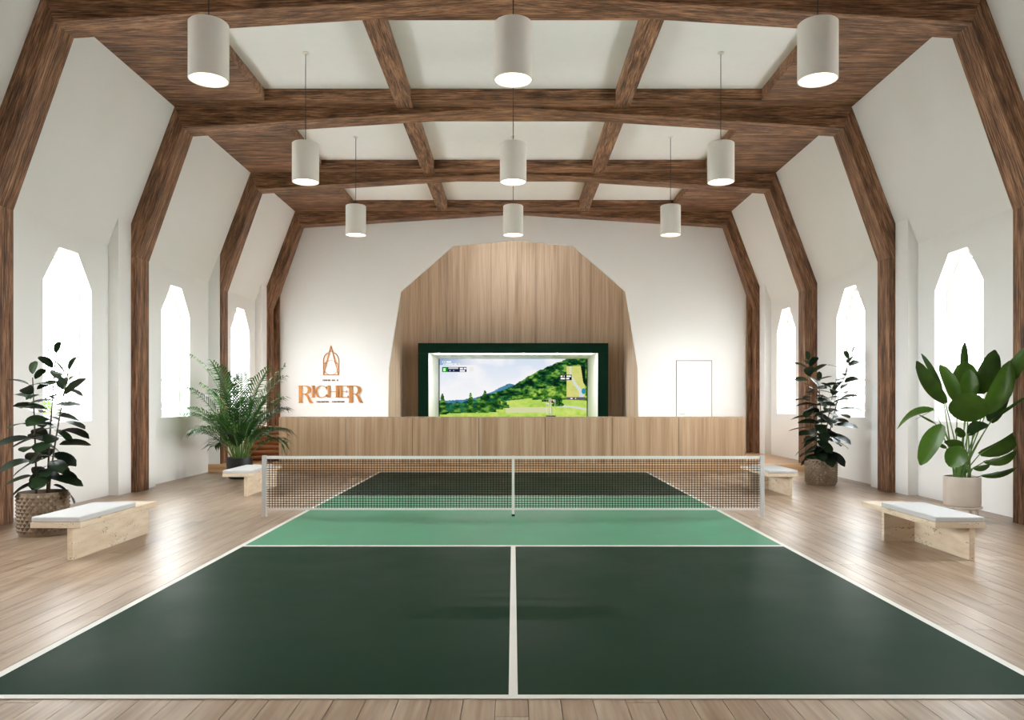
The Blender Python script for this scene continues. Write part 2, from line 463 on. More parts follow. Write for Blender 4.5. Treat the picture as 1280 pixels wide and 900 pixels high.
for x0, x1, ya, yb in boards[:300]:
    sx, sy = (x1 - x0) / BW, (yb - ya) / 2.2
    if abs(sx - 1) < .01 and abs(sy - 1) < .01: o = inst('floor_board', full, fl, (x0, ya, 0))
    else:
        o = MB().box(.002, x1 - x0 - .002, 0, yb - ya - .004, -.014, 0).build('floor_board', M['board'], fl, loc=(x0, ya, 0))
m = MB(); tints = []
for x0, x1, ya, yb in boards[300:]:
    m.box(x0 + .002, x1 - .002, ya, yb - .004, -.014, 0); tints += [rb.random()] * 6
o = bpy.data.objects.new('floor_board_rest', m.mesh('floor_board_rest', M['board_stuff'])); COL.objects.link(o); o.parent = fl; tag(o, kind='stuff')
at_ = o.data.attributes.new('tint', 'FLOAT', 'FACE'); at_.data.foreach_set('value', tints)

# platform at the far end
tag(MB().box(-XW, XW, YPL, Y1 + 3.22, -.01, ZPL).build('floor_platform', M['platform'], bevel=.006), 'low pale wooden platform step across the far end of the hall', 'platform', kind='structure')

# ------------------------------------------------------------------ alcove behind the arch
YA = 24.9
al = empty('wall_alcove', (0, YA, ZPL)); tag(al, 'oak panelled walls of the alcove behind the arched opening', 'wall', kind='structure')
def AP(mb, name, mat): o = mb.build(name, mat, al, bevel=.004); o.location = (0, -YA, -ZPL); return o
# back panels leave the simulator mouth open (|x|<2.9, z<3.3)
for xa, xb in ((-3.52, -2.12), (-2.12, -.707), (-.707, .707), (.707, 2.12), (2.12, 3.52)):
    g = .005
    if xb <= -2 or xa >= 2:
        s = 1 if xa > 0 else -1
        poly = [(s * 3.52, ZPL), (s * 3.52, 7.6), (s * (2.12 + g), 7.6), (s * (2.12 + g), 3.3), (s * 2.9, 3.3), (s * 2.9, ZPL)]
        AP(MB().prism(poly, YA, YA + .05), 'panel', M['oak_lit'])
    else: AP(MB().box(xa + g, xb - g, YA, YA + .05, 3.3, 7.6), 'panel', M['oak_lit'])
for s in (-1, 1):
    for y0, y1 in ((Y1 + .10, Y1 + 1.65), (Y1 + 1.65, YA + .05)):
        AP(MB().box(min(s * 3.52, s * 3.57), max(s * 3.52, s * 3.57), y0 + .003, y1 - .003, ZPL, 7.6), 'panel', M['oak_lit'])
AP(MB().box(-6.2, 6.2, Y1 + .1, Y1 + .14, 6.9, 7.7), 'header', M['black'])
AP(MB().box(-3.6, 3.6, YA + .05, YA + .09, 3.25, 7.62), 'backing', M['black'])
AP(MB().box(-3.62, 3.62, Y1 + .1, YA + .1, 7.6, 7.66), 'lid', M['plaster'])
for s in (-1, 1):
    AP(MB().box(min(s * 3.575, s * 3.62), max(s * 3.575, s * 3.62), Y1 + .1, YA + .1, 0, 7.62), 'backing', M['black'])
    AP(MB().box(min(s * 2.905, s * 3.62), max(s * 2.905, s * 3.62), YA + .05, YA + .09, 0, 3.25), 'backing', M['black'])

# unseen strip added behind the end wall, above the arch, to light the alcove
cv = empty('alcove_fill_light', (0, Y1 + .1, 6.3)); tag(cv, 'slim unseen lamp strip added above the arch to light the alcove', 'lamp')
MB().box(-1.0, 1.0, .005, .05, -.03, .05).add([(-1.0, .05, -.07), (1.0, .05, -.07), (1.0, .14, -.07), (-1.0, .14, -.07)], [(0, 1, 2, 3)]).build('housing', M['black'], cv)
MB().add([(-.98, .055, -.025), (.98, .055, -.025), (.98, .055, .045), (-.98, .055, .045)], [(0, 3, 2, 1)]).build('diffuser', emission('alcove_fill_glow', (1, .98, .96, 1), 150), cv)
tag(MB().box(-3.5, 3.5, Y1 + .12, YA - .01, ZPL, ZPL + .012).build('floor_bounce_sheet', M['green']), 'unseen dark green turf sheet added on the alcove floor to cut bounced light', 'turf', kind='structure')  # hidden sheet added so the alcove floor bounces less light onto the sides

# ------------------------------------------------------------------ golf simulator
YF, YS = 24.3, 27.5
sim = empty('golf_simulator', (0, YF, ZPL)); tag(sim, 'golf simulator booth with dark green surround and lit mountain fairway screen', 'simulator')
def SM(mb, name, mat, **k): o = mb.build(name, mat, sim, **k); o.location = (0, -YF, -ZPL); return o
px = lambda u, Y: (u - CU) / F * Y
pz = lambda v, Y: CH + (CV - v) / F * Y
xo, zo = px(760.5, YF), pz(428.8, YF); xi, zi = px(747.5, YF), pz(441.2, YF)
XS = xi; 
SM(MB().box(-xo, xo, YF, YA - .005, zi, zo), 'top_rail', M['green'], bevel=.01)
for s in (-1, 1):
    SM(MB().box(min(s * xi, s * xo), max(s * xi, s * xo), YF, YA - .005, ZPL, zi), 'side_post', M['green'], bevel=.01)
    SM(MB().box(min(s * (xi - .01), s * xi), max(s * (xi - .01), s * xi), YF + .01, YS + .1, ZPL, zi), 'side_liner', M['white'])
SM(MB().box(-xi, xi, YF + .01, YS + .1, zi - .01, zi), 'ceiling_liner', M['white'])
SM(MB().box(-xi, xi, YA + .0, YS + .1, ZPL - .02, ZPL + .012), 'turf_mat', M['turf'])
SM(MB().box(-xi - .05, xi + .05, YS + .1, YS + .16, 0, zi + .05), 'back_board', M['black'])
# picture on the screen, painted per cell
NX, NY = 372, 210
sx0, sx1 = -xi + .05, xi - .05
sz0, sz1 = ZPL + .05, pz(448.6, YS)
def fbm(shape, cells, seed, octaves=4):
    r = np.random.RandomState(seed); out = np.zeros(shape); amp = 1; tot = 0
    for k in range(octaves):
        n = cells * 2 ** k; g = r.rand(n + 2, n + 2)
        yy = np.linspace(0, n, shape[0], endpoint=False); xx = np.linspace(0, n, shape[1], endpoint=False)
        yi = yy.astype(int); xi_ = xx.astype(int); fy = (yy - yi)[:, None]; fx = (xx - xi_)[None, :]
        fy = fy * fy * (3 - 2 * fy); fx = fx * fx * (3 - 2 * fx)
        a = g[np.ix_(yi, xi_)]; b = g[np.ix_(yi, xi_ + 1)]; c = g[np.ix_(yi + 1, xi_)]; d = g[np.ix_(yi + 1, xi_ + 1)]
        out += amp * ((a * (1 - fx) + b * fx) * (1 - fy) + (c * (1 - fx) + d * fx) * fy); tot += amp; amp *= .55
    return out / tot
def lin(rgb): return np.array(srgb(*rgb)[:3])
# U,V: photo pixel of each cell centre
U = (np.linspace(sx0, sx1, NX, endpoint=False) + (sx1 - sx0) / NX / 2) / YS * F + CU
V = CV - ((np.linspace(sz0, sz1, NY, endpoint=False) + (sz1 - sz0) / NY / 2) - CH) / YS * F
UU, VV = np.meshgrid(U, V)
n1 = fbm((NY, NX), 5, 1); n2 = fbm((NY, NX), 34, 2, 3); n3 = fbm((NY, NX), 60, 3, 2); n4 = fbm((NY, NX), 16, 4, 3)
img = np.zeros((NY, NX, 3))
t = np.clip((VV - 448) / 45, 0, 1)[..., None]
img[:] = lin((206, 218, 234)) * (1 - t) + lin((238, 238, 240)) * t
cl = np.clip((n1 - .42) * 5, 0, 1)[..., None] * (.85); img = img * (1 - cl) + lin((240, 238, 240)) * cl
def paint(mask, col): img[mask] = col if np.ndim(col) == 1 else col[mask]
def tone(n, *stops):
    n = np.clip(n, 0, .9999) * (len(stops) - 1); i = n.astype(int); f = (n - i)[..., None]
    S = np.array([lin(s) for s in stops]); return S[i] * (1 - f) + S[np.minimum(i + 1, len(stops) - 1)] * f
jag = (n3 - .5) * 3
# far blue ridge
ridge = np.interp(UU, [548, 580, 594, 612, 636, 648, 660, 760], [501, 499.5, 497, 491, 479.5, 482, 486, 490]) + jag * .5
paint(VV > ridge, tone(n2, (40, 86, 120), (70, 128, 158), (110, 160, 180)))
# wooded slope
slope = np.interp(UU, [596, 625, 640, 670, 700, 712, 740], [497, 489, 483, 465, 452, 447, 440]) + jag * .8
paint((VV > slope) & (UU > 596), tone((n2 - .5) * 2.2 + .42 + (n1 - .5) * .6, (8, 34, 22), (22, 70, 34), (58, 112, 44), (130, 170, 70)))
low = np.interp(UU, [596, 640, 680, 700], [500, 494, 486, 482]) + (n4 - .5) * 8
paint((VV > low) & (UU > 640) & (VV > slope), tone((n2 - .5) * 2.0 + .5, (20, 62, 22), (76, 128, 40), (168, 200, 84)))
# middle tree belt
belt = np.interp(UU, [548, 560, 575, 590, 600, 625, 640], [502, 504, 503, 500, 500, 496, 499]) + jag
paint((VV > belt) & (UU < 650), tone((n2 - .5) * 2 + .45, (14, 60, 52), (28, 92, 66), (60, 124, 60)))
# meadow
mead = np.interp(UU, [548, 575, 600, 625, 660, 690, 740], [517, 516.5, 512, 502, 498, 499, 501]) + (n4 - .5) * 3
paint(VV > mead, tone(n4 * .5 + n2 * .6, (120, 168, 56), (176, 206, 92), (214, 222, 122)))
paint((VV > 509) & (VV < 516 + (n4 - .5) * 3) & (UU > 632) & (UU < 690), lin((206, 208, 160)))
path = np.interp(UU, [690, 715, 740], [507, 508.5, 513]); paint((abs(VV - path) < 1.3) & (UU > 696), lin((206, 210, 200)))
# single conifers
for cu, top, base, wd in ((588, 491, 516, 8), (606, 488, 516, 9), (622, 489, 512, 8), (571, 502, 515, 6), (598, 500, 515, 7), (614, 499, 515, 9), (630, 498, 510, 7), (553, 492, 518, 8), (548, 494, 518, 6), (683, 489, 502, 7), (697, 484, 508, 9), (672, 490, 500, 7)):
    h = (VV - top) / (base - top)
    paint((h > 0) & (h < 1) & (abs(UU - cu) < wd * (.12 + .88 * h) * (.45 + n3 * .9)), tone((n2 - .5) * 2.2 + .45, (16, 52, 22), (44, 96, 36), (110, 158, 62)))
paint((abs(UU - 699.5) < .5) & (VV > 500) & (VV < 507), lin((24, 40, 20)))
# interface: header strip, score bar, yardage map
paint((VV < 456.5) & (UU < 600), img * .35 + lin((70, 120, 180)) * .65 * np.clip((600 - UU) / 50, 0, 1)[..., None] + img * .65 * (1 - np.clip((600 - UU) / 50, 0, 1)[..., None]))
def dashes(u0, u1, v0, v1, col, seed, fill=.72, step=1.2):
    r = np.random.RandomState(seed); on = r.rand(400) < fill
    paint((UU > u0) & (UU < u1) & (VV > v0) & (VV < v1) & on[((UU - u0) / step).astype(int) % 400], lin(col))
dashes(553, 564, 451.3, 453.4, (250, 252, 255), 5, .85); dashes(553, 575.5, 454.4, 456, (235, 240, 248), 6)
paint((UU > 552.5) & (UU < 583) & (VV > 458.6) & (VV < 465), lin((28, 36, 66)))
paint((UU > 552.5) & (UU < 559.5) & (VV > 458.6) & (VV < 465), lin((16, 128, 30)))
dashes(554, 557, 460, 464, (190, 255, 180), 7, .8); dashes(557.3, 559.5, 459.5, 464.5, (120, 240, 210), 8, .8)
dashes(560.5, 573, 459.3, 461.3, (196, 200, 204), 9, .95); dashes(560, 568, 462.8, 464, (150, 160, 190), 10, .5, 1.6)
dashes(575, 582.5, 459.6, 461.4, (240, 242, 246), 11, .7); dashes(575, 582.5, 462.6, 464.3, (240, 242, 246), 12, .8)
paint((UU > 586.5) & (UU < 591.5) & (VV > 458.8) & (VV < 464.6), lin((232, 228, 222)))
mp = (UU > 708) & (UU < 731.5 - 0 * VV) & (VV > 458) & (VV < 496.5)
paint(mp, tone(n2 * .7 + n1 * .4, (168, 186, 90), (204, 206, 120), (222, 206, 128)))
paint(mp & (UU > np.interp(VV, [458, 478, 484], [726, 729, 733])), lin((14, 34, 22)))
paint(mp & (abs(UU - np.interp(VV, [468, 480, 490], [713, 719, 727])) < np.interp(VV, [468, 490], [1, 3])), lin((206, 214, 206)))
paint(mp & (((UU - 729.5) / 2.6) ** 2 + ((VV - 489) / 3.6) ** 2 < 1), lin((48, 138, 168)))
paint((UU > 708) & (UU < 731.5) & (VV > 496.5) & (VV < 499.6), lin((96, 88, 98))); dashes(713, 720, 497.3, 498.9, (240, 240, 240), 13, .8)
paint((UU > 700) & (UU < 714.5) & (VV > 468.2) & (VV < 475), lin((18, 22, 20)))
dashes(701, 705.5, 469.3, 471.2, (240, 242, 240), 14, .8); dashes(707, 713.5, 469.3, 471.2, (240, 242, 240), 15, .8)
dashes(701, 706, 472.3, 474.2, (240, 242, 240), 16, .85); dashes(707.5, 711.5, 472.3, 474.2, (240, 242, 240), 17, .8)
gx, gz = np.meshgrid(np.linspace(sx0, sx1, NX + 1), np.linspace(sz0, sz1, NY + 1))
vs = np.stack([gx.ravel(), np.full(gx.size, YS), gz.ravel()], 1)
ii, jj = np.meshgrid(np.arange(NX), np.arange(NY)); a = (jj * (NX + 1) + ii).ravel()
me = bpy.data.meshes.new('screen'); me.from_pydata(vs.tolist(), [], np.stack([a, a + 1, a + NX + 2, a + NX + 1], 1).tolist())
ca = me.color_attributes.new('picture', 'FLOAT_COLOR', 'CORNER')
ca.data.foreach_set('color', np.repeat(np.concatenate([img.reshape(-1, 3), np.ones((NX * NY, 1))], 1), 4, axis=0).ravel().astype(np.float32))
tm = NT('screen_picture'); an = tm.n('Attribute'); an.attribute_name = 'picture'; em = tm.n('Emission'); em.inputs['Strength'].default_value = 1.0
tm.l(an.outputs['Color'], em.inputs['Color']); tm.l(em.outputs[0], tm.out.inputs['Surface']); me.materials.append(tm.m)
so = bpy.data.objects.new('screen', me); COL.objects.link(so); so.parent = sim; so.location = (0, -YF, -ZPL)
so['label'] = 'lit screen showing a green golf fairway below wooded mountains'
SM(MB().box(-xi + .01, xi - .01, YS - .02, YS + .09, sz1, sz1 + .05), 'screen_bar', M['black'])
# fill strip added along the top inside edge to brighten the booth liner
SM(MB().box(-xi + .2, xi - .2, YF + .12, YF + .2, zi - .03, zi - .01), 'fill_strip', emission('booth_fill', (1, .97, .93, 1), 110))

# golf bag with clubs behind the counter
bx, by = px(688.5, 23.0), 23.0
bag = empty('golf_bag', (bx, by, ZPL)); tag(bag, 'black golf bag standing behind the counter before the screen', 'golf bag')
MB().lathe([(.10, 0), (.135, .01), (.135, .05), (.115, .08), (.12, .5), (.135, .88), (.15, .96), (.15, 1.0), (.135, 1.0), (.12, .88), (.105, .5), (.10, .06)], 20, cap1=True).build('body', M['black'], bag, True)
MB().tube([(.11, -.06, .35), (.2, -.08, .5), (.21, -.08, .7), (.12, -.06, .86)], .018, 6).build('strap', M['post'], bag, True)
MB().box(-.07, .07, -.16, -.11, .25, .6).build('pocket', M['black'], bag, bevel=.02)
hm = MB().add([], [])
for i, (dx, dy, ht, tilt) in enumerate(((-.10, 0, .47, -.25), (-.05, .05, .44, -.1), (.0, -.05, .50, .02), (.02, .07, .43, .05), (.09, -.03, .46, .3), (-.08, -.05, .34, -.35))):
    c = empty('golf_club', (bx + dx * .6, by + dy, ZPL + .62))
    tag(c, ['golf club leaning furthest left in the black bag', 'golf club second from left in the black bag', 'tallest golf club, in the middle of the black bag', 'golf club just right of the middle of the black bag', 'golf club furthest right in the black bag', 'short golf club low at the left of the black bag'][i], 'golf club', 'clubs in the golf bag')
    x1 = dx * .3 + tilt * .16
    MB().tube([(0, 0, -.52), (x1, 0, .35 + ht)], .007, 6).build('shaft', M['white'], c, True)
    MB().lathe([(.012, -.04), (.034, -.028), (.042, 0), (.034, .028), (.012, .04)], 10, c=(x1 + (.03 if i % 2 else -.03), 0, .36 + ht)).build('club_head', M['shade'] if i % 3 else M['black'], c, True)

# ------------------------------------------------------------------ panelled counter
YK = 17.76
ct = empty('panelled_counter', (0, YK, ZPL)); tag(ct, 'long low oak panelled counter in front of the arched alcove', 'counter')
ZT = 1.251; xk0, xk1 = px(349, YK), px(931.5, YK); pw = (xk1 - xk0) / 7
MB().box(xk0 + .004, xk1 - .004, .03, .22, 0, ZT - ZPL - .03).build('core', M['black'], ct)
pm = MB().box(-pw / 2 + .006, pw / 2 - .006, 0, .03, 0, ZT - ZPL - .022).mesh('panel', M['oak'])
for i in range(7): inst('panel', pm, ct, (xk0 + pw * (i + .5), 0, 0))
MB().box(xk0, xk1, 0, .24, ZT - ZPL - .02, ZT - ZPL).build('top', M['oak'], ct)
for s, x in ((-1, xk0), (1, xk1)): MB().box(x - .004, x + .004, 0, .22, 0, ZT - ZPL - .022).build('end_panel', M['oak'], ct)

# tan leather banquette left of the counter
YB = 18.62
bq = empty('leather_banquette', (-5.75, YB, ZPL)); tag(bq, 'tan leather banquette with horizontal channels beside the left column', 'banquette')
for i in range(6):
    z0 = .02 + i * .123
    prof = [(0 if 0 < j < 6 else .03, 0) for j in range(7)]
    mm = MB(); N = 8; pts = []
    for j in range(N + 1):
        a = -math.pi / 2 + math.pi * j / N
        pts.append((-.045 * math.cos(a), z0 + .0615 + .0615 * math.sin(a)))
    pts += [(.28, z0 + .123), (.28, z0)]
    mm.prism(pts, -.68, 1.1, 'x').build('channel', M['leather'], bq, True)
pts = [(-.03, .758)] + [(-.03 + .04 * math.sin(q) * 0 - .02 * math.sin(q * 2), .758 + .05 * math.sin(q)) for q in (.4, .8, 1.2)] + [(.05, .812), (.62, .812), (.66, .78), (.66, .758)]
MB().prism(pts, -.68, 1.1, 'x').build('top_cushion', M['leather'], bq, True)
MB().box(-.67, 1.09, .27, .62, 0, .757).build('base', M['leather'], bq)

# ------------------------------------------------------------------ door in the end wall
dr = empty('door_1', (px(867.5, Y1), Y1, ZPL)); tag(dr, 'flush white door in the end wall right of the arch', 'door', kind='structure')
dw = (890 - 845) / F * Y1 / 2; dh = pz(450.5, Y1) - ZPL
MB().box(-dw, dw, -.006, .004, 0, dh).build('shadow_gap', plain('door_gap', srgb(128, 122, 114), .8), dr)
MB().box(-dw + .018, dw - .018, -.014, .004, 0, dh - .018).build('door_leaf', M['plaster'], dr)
m = MB().tube([(-dw + .11, -.014, 1.07), (-dw + .11, -.06, 1.07), (-dw + .24, -.06, 1.07)], .011, 8); m.build('handle', M['chrome'], dr, True)

# ------------------------------------------------------------------ logo on the end wall
lg = empty('logo_sign', (px(413, Y1), Y1, 1.5)); tag(lg, 'copper RICHER lettering under a pointed arch emblem on the end wall', 'sign')
SXY = Y1 / F
def Z2(x, y): return ((368 + x / 14.22 - 413) * SXY, CH + (CV - (468 + y / 14.22)) * SXY - 1.5)
def Z3(x, y): return ((395 + x / 15 - 413) * SXY, CH + (CV - (425 + y / 15)) * SXY - 1.5)
def glyph(polys, name='letter'):
    m = MB()
    for p in polys: m.prism([Z2(*q) for q in p], -.03, -.001)
    return m.build(name, M['copper'], lg)
def rect(x0, x1, y0, y1): return [(x0, y0), (x1, y0), (x1, y1), (x0, y1)]
def crescent(c0, r0, c1, r1, a0, a1, n=18):
    A = [R(a0 + (a1 - a0) * i / n) for i in range(n + 1)]
    return [(c0[0] + r0[0] * math.cos(q), c0[1] + r0[1] * math.sin(q)) for q in A] + [(c1[0] + r1[0] * math.cos(q), c1[1] + r1[1] * math.sin(q)) for q in reversed(A)]
for dx in (0, 890):
    polys = [rect(86, 142, 205, 500), rect(74, 152, 199, 209), rect(74, 152, 497, 508), rect(140, 200, 200, 210), rect(140, 205, 343, 353),
             crescent((195, 276), (100, 77), (192, 276), (48, 67), -90, 90), [(186, 352), (228, 346), (262, 392), (300, 468), (334, 500), (334, 508), (284, 508), (262, 488), (226, 402)]]
    glyph([[(x + dx, y) for x, y in p] for p in polys])
glyph([rect(316, 353, 203, 408), rect(304, 365, 199, 207), rect(304, 365, 403, 411)])
glyph([crescent((482, 308), (114, 110), (492, 308), (90, 100), 42, 318), rect(566, 578, 215, 262), rect(566, 578, 352, 400)])
glyph([rect(598, 635, 203, 408), rect(740, 784, 203, 408), rect(586, 647, 199, 207), rect(586, 647, 403, 411), rect(728, 796, 199, 207), rect(728, 796, 403, 411), rect(635, 740, 302, 311)])
glyph([rect(808, 848, 203, 408), rect(796, 948, 199, 208), rect(796, 958, 402, 411), rect(848, 930, 302, 311), rect(924, 934, 285, 325), [(936, 205), (950, 205), (950, 242)], [(934, 408), (958, 408), (962, 368)]])
def strokes(lines, wd, name, mat):
    m = MB()
    for ln in lines:
        pts = [Z3(*q) for q in ln]
        m.tube([(x, -.012, z) for x, z in pts], wd, 6)
    return m.build(name, mat, lg, True)
la = [(140, 400 + 0)] + [(140 + (283 - 140) * (1 - math.cos(q)) * .75, 400 - 160 * math.sin(q)) for q in (.3, .6, .9, 1.2)] + [(246, 238), (283, 105)]
mir = lambda l: [(566 - x, y) for x, y in l]
strokes([[(140, 655), (140, 400)] + la[1:], mir([(140, 655), (140, 400)] + la[1:]), [(140, 655), (426, 655)]], .011, 'emblem_arch', M['copper'])
strokes([[(283, 120), (215, 400), (150, 620)], mir([(283, 120), (215, 400), (150, 620)]), [(240, 250), (190, 450), (150, 655)], mir([(240, 250), (190, 450), (150, 655)]), [(250, 222), (283, 208), (316, 222)]], .009, 'emblem_spire', M['copper'])
strokes([[(283 + 132 * math.sin(q), 520 - 134 * math.cos(q)) for q in [2 * math.pi * i / 28 for i in range(29)]], [(140, 455), (215, 400)], mir([(140, 455), (215, 400)])], .006, 'emblem_circle', M['copper'])
for (x0, x1, y0, y1, gaps) in ((506, 790, 92, 118, (658, 745)), (396, 900, 475, 500, (640, 662))):
    m = MB(); x = x0; k = 0
    while x < x1 - 8:
        wd = 14 + (k * 7) % 9
        if not any(abs(x + wd / 2 - g) < 12 for g in gaps):
            a, b = Z2(x, y1), Z2(x + wd, y0); mid = (a[1] + b[1]) / 2
            m.box(a[0], a[0] + (b[0] - a[0]) * .45, -.012, -.001, a[1], b[1]); 
            m.box(a[0], b[0], -.012, -.001, mid - .004 if k % 2 else b[1] - .012, mid + .008 if k % 2 else b[1])
            if k % 3: m.box(b[0] - (b[0] - a[0]) * .3, b[0], -.012, -.001, a[1], b[1])
        x += wd + 5; k += 1
    tag(m.build('small_lettering', M['brown'], lg), kind='stuff')

# ------------------------------------------------------------------ court
YC0, YC1, YN0, YN1, YNET, XCT, ZT_ = 4.205, 17.60, 8.67, 13.11, 10.85, 3.05, .004
cr = empty('sports_court', (0, YNET, 0)); tag(cr, 'green pickleball court with white lines and pale green middle zone', 'court')
def CT(x0, x1, y0, y1, name, mat, z=ZT_): return MB().box(x0, x1, y0 - YNET, y1 - YNET, .0006, z).build(name, mat, cr)
lw = .056
CT(-XCT + lw, XCT - lw, YC0 + lw, YN0, 'near_zone', M['court_dark']); CT(-XCT + lw, XCT - lw, YN0, YN1, 'middle_zone', M['court_light'])
CT(-XCT + lw, XCT - lw, YN1, YC1 - lw, 'far_zone', M['court_dark'])
for s in (-1, 1): CT(min(s * XCT, s * (XCT - lw)), max(s * XCT, s * (XCT - lw)), YC0, YC1, 'side_line', M['line'], .0052)
CT(-XCT + lw, XCT - lw, YC0, YC0 + lw, 'base_line', M['line'], .0052); CT(-XCT + lw, XCT - lw, YC1 - lw, YC1, 'base_line', M['line'], .0052)
CT(-XCT + lw, XCT - lw, YN0 - .07, YN0, 'zone_line', M['line'], .0052); CT(-XCT + lw, XCT - lw, YN1, YN1 + .06, 'zone_line', M['line'], .0052)
CT(-.025, .025, YC0 + lw, YN0 - .07, 'centre_line', M['line'], .0052); CT(-.025, .025, YN1 + .06, YC1 - lw, 'centre_line', M['line'], .0052)

# net
nt_ = empty('court_net', (0, YNET, 0)); tag(nt_, 'white framed net with dark mesh stretched across the green court', 'net')
xn, zt, zb_ = 3.475, .846, .105
for s in (-1, 1):
    p = MB().box(s * xn - .028, s * xn + .028, -.028, .028, .006, zt + .008).build('post', M['post'], nt_, bevel=.006)
    MB().box(s * xn - .034, s * xn + .034, -.034, .034, .0005, .008).build('foot', M['post'], p)
MB().box(-xn + .03, xn - .03, -.012, .012, zt - .04, zt).build('top_tape', M['tape'], nt_)
MB().box(-xn + .03, xn - .03, -.01, .01, zb_ - .012, zb_ + .012).build('bottom_tape', M['tape'], nt_)
st = MB().box(-.018, .018, -.016, .016, .02, zt + .003).build('centre_strap', M['tape'], nt_)
MB().box(-.022, .022, -.02, .02, .0055, .035).build('strap_anchor', M['green'], st)
m = MB(); nv = 174
for i in range(1, nv):
    x = -xn + .03 + (2 * xn - .06) * i / nv; t_ = .0065 if i % 17 else .0085
    m.box(x - t_ / 2, x + t_ / 2, -.003, .003, zb_, zt - .04)
nh = 21
for j in range(1, nh):
    z = zb_ + .012 + (zt - .04 - zb_ - .012) * j / nh
    m.box(-xn + .03, xn - .03, -.003, .003, z - .0032, z + .0032)
tag(m.build('net_mesh', M['net'], nt_), kind='stuff')

# ------------------------------------------------------------------ pendant lamps
def pendant():
    e = empty('pendant_lamp')
    n = 40; r = .205
    sh = MB().lathe([(.012, .60), (r - .01, .60), (r, .59), (r, .002), (r - .003, 0), (r - .012, 0), (r - .012, .03)], n, cap0=True, cap1=False)
    s = sh.build('shade', M['shade'], e, True)
    MB().lathe([(r - .013, .012), (.001, .012)], n, cap0=False).build('diffuser', M['lamp'], e)
    MB().lathe([(.006, .60), (.006, 2.0)], 8).build('cord', M['cord'], e, True)
    MB().lathe([(.05, 2.01), (.05, 1.995), (.03, 1.985)], 20).build('ceiling_canopy', M['shade'], e, True)
    return e
pl = pendant(); first = True
for row, Y in (('nearest', 8.2), ('middle', 12.03), ('farthest', 15.87)):
    for col, X in (('left', -3.215), ('centre', 0), ('right', 3.215)):
        o = pl if first else copy_tree(pl); first = False
        o.location = (X, Y, 5.0)
        tag(o, 'white cylinder pendant lamp, %s one of the %s row' % (col, row), 'pendant lamp', 'white cylinder pendant lamps')

# ------------------------------------------------------------------ benches
def bench():
    e = empty('stone_bench')                        # origin: court-side-left front corner on the floor; slab x 0..0.508, y 0..1.67
    MB().box(0, .508, 0, 1.67, .33, .389).build('seat_slab', M['trav'], e, bevel=.004)
    MB().box(.358, .416, .03, 1.66, 0, .33).build('long_leg', M['trav'], e, bevel=.003)
    MB().box(.006, .357, 1.10, 1.16, 0, .33).build('cross_leg', M['trav'], e, bevel=.003)
    MB().box(.006, .502, .006, 1.17, .389, .443).build('cushion', M['cushion'], e, bevel=.012)
    return e
bn = bench(); first = True
for (x, y, lab) in ((-4.876, 7.84, 'cream travertine bench with white cushion beside the nearest woven plant pot'), (4.262, 7.84, 'cream travertine bench with white cushion before the broad leaved plant on a stand'),
                    (-4.915, 13.12, 'far cream travertine bench with white cushion in front of the palm'), (4.312, 13.12, 'far cream travertine bench with white cushion past the right net post')):
    o = bn if first else copy_tree(bn); first = False
    o.location = (x, y, 0); tag(o, lab, 'bench', 'travertine benches along the court')

# ------------------------------------------------------------------ plants
def leaf_mesh(name, L, W, droop, fold, mat, nl=7, tip=.55, base=.06):
    """blade along +y from origin, upper side +z"""
    vs, fs = [], []
    for i in range(nl + 1):
        t = i / nl
        wd = W * .5 * math.sqrt(max(0, 1 - (2 * t - 1) ** 2)) * (.86 + .28 * t)
        if i == 0: wd = W * .06
        if i == nl: wd = W * .05
        a = droop * t
        y = L * (math.sin(a) / droop if abs(droop) > 1e-3 else t); z = -L * ((1 - math.cos(a)) / droop if abs(droop) > 1e-3 else 0)
        for q in (-1, 0, 1): vs.append((q * wd, y, z + abs(q) * fold * wd))
    for i in range(nl):
        for q in (0, 1):
            a = i * 3 + q; fs.append((a, a + 1, a + 4, a + 3))
    me = bpy.data.meshes.new(name); me.from_pydata(vs, [], fs); me.materials.append(mat)
    me.polygons.foreach_set('use_smooth', [True] * len(me.polygons)); me.update(); return me

def woven_pot(parent, r, h):
    rows, n = 10, 24
    m = MB(); rings = []
    prof = [(r * .93, 0), (r * .95, .02), (r * .97, .035)]
    m.lathe([(r * .90, 0), (r * .94, .004), (r * .97, .03), (r * .985, h * .5), (r, h - .02), (r, h), (r * .93, h), (r * .92, h - .05)], 40, cap1=False)
    o = m.build('pot', M['pot'], parent, True)
    k = MB()                                        # raised woven diamonds around the pot
    z0, z1 = .05, h - .025; dz = (z1 - z0) / rows
    for j in range(rows):
        rz = r * (.972 + .028 * (j / rows))
        for i in range(n):
            a = 2 * math.pi * (i + .5 * (j % 2)) / n; da = math.pi / n * .92; zc = z0 + (j + .5) * dz
            P = lambda aa, z, rr: (rr * math.cos(aa), rr * math.sin(aa), z)
            k.add([P(a - da, zc, rz), P(a, zc - dz * .85, rz), P(a + da, zc, rz), P(a, zc + dz * .85, rz), P(a, zc, rz + .026)], [(0, 1, 4), (1, 2, 4), (2, 3, 4), (3, 0, 4)])
    tag(k.build('weave', M['pot'], o), kind='stuff')
    MB().lathe([(r * .925, h - .05), (.001, h - .04)], 30, cap0=False).build('soil', M['soil'], parent)

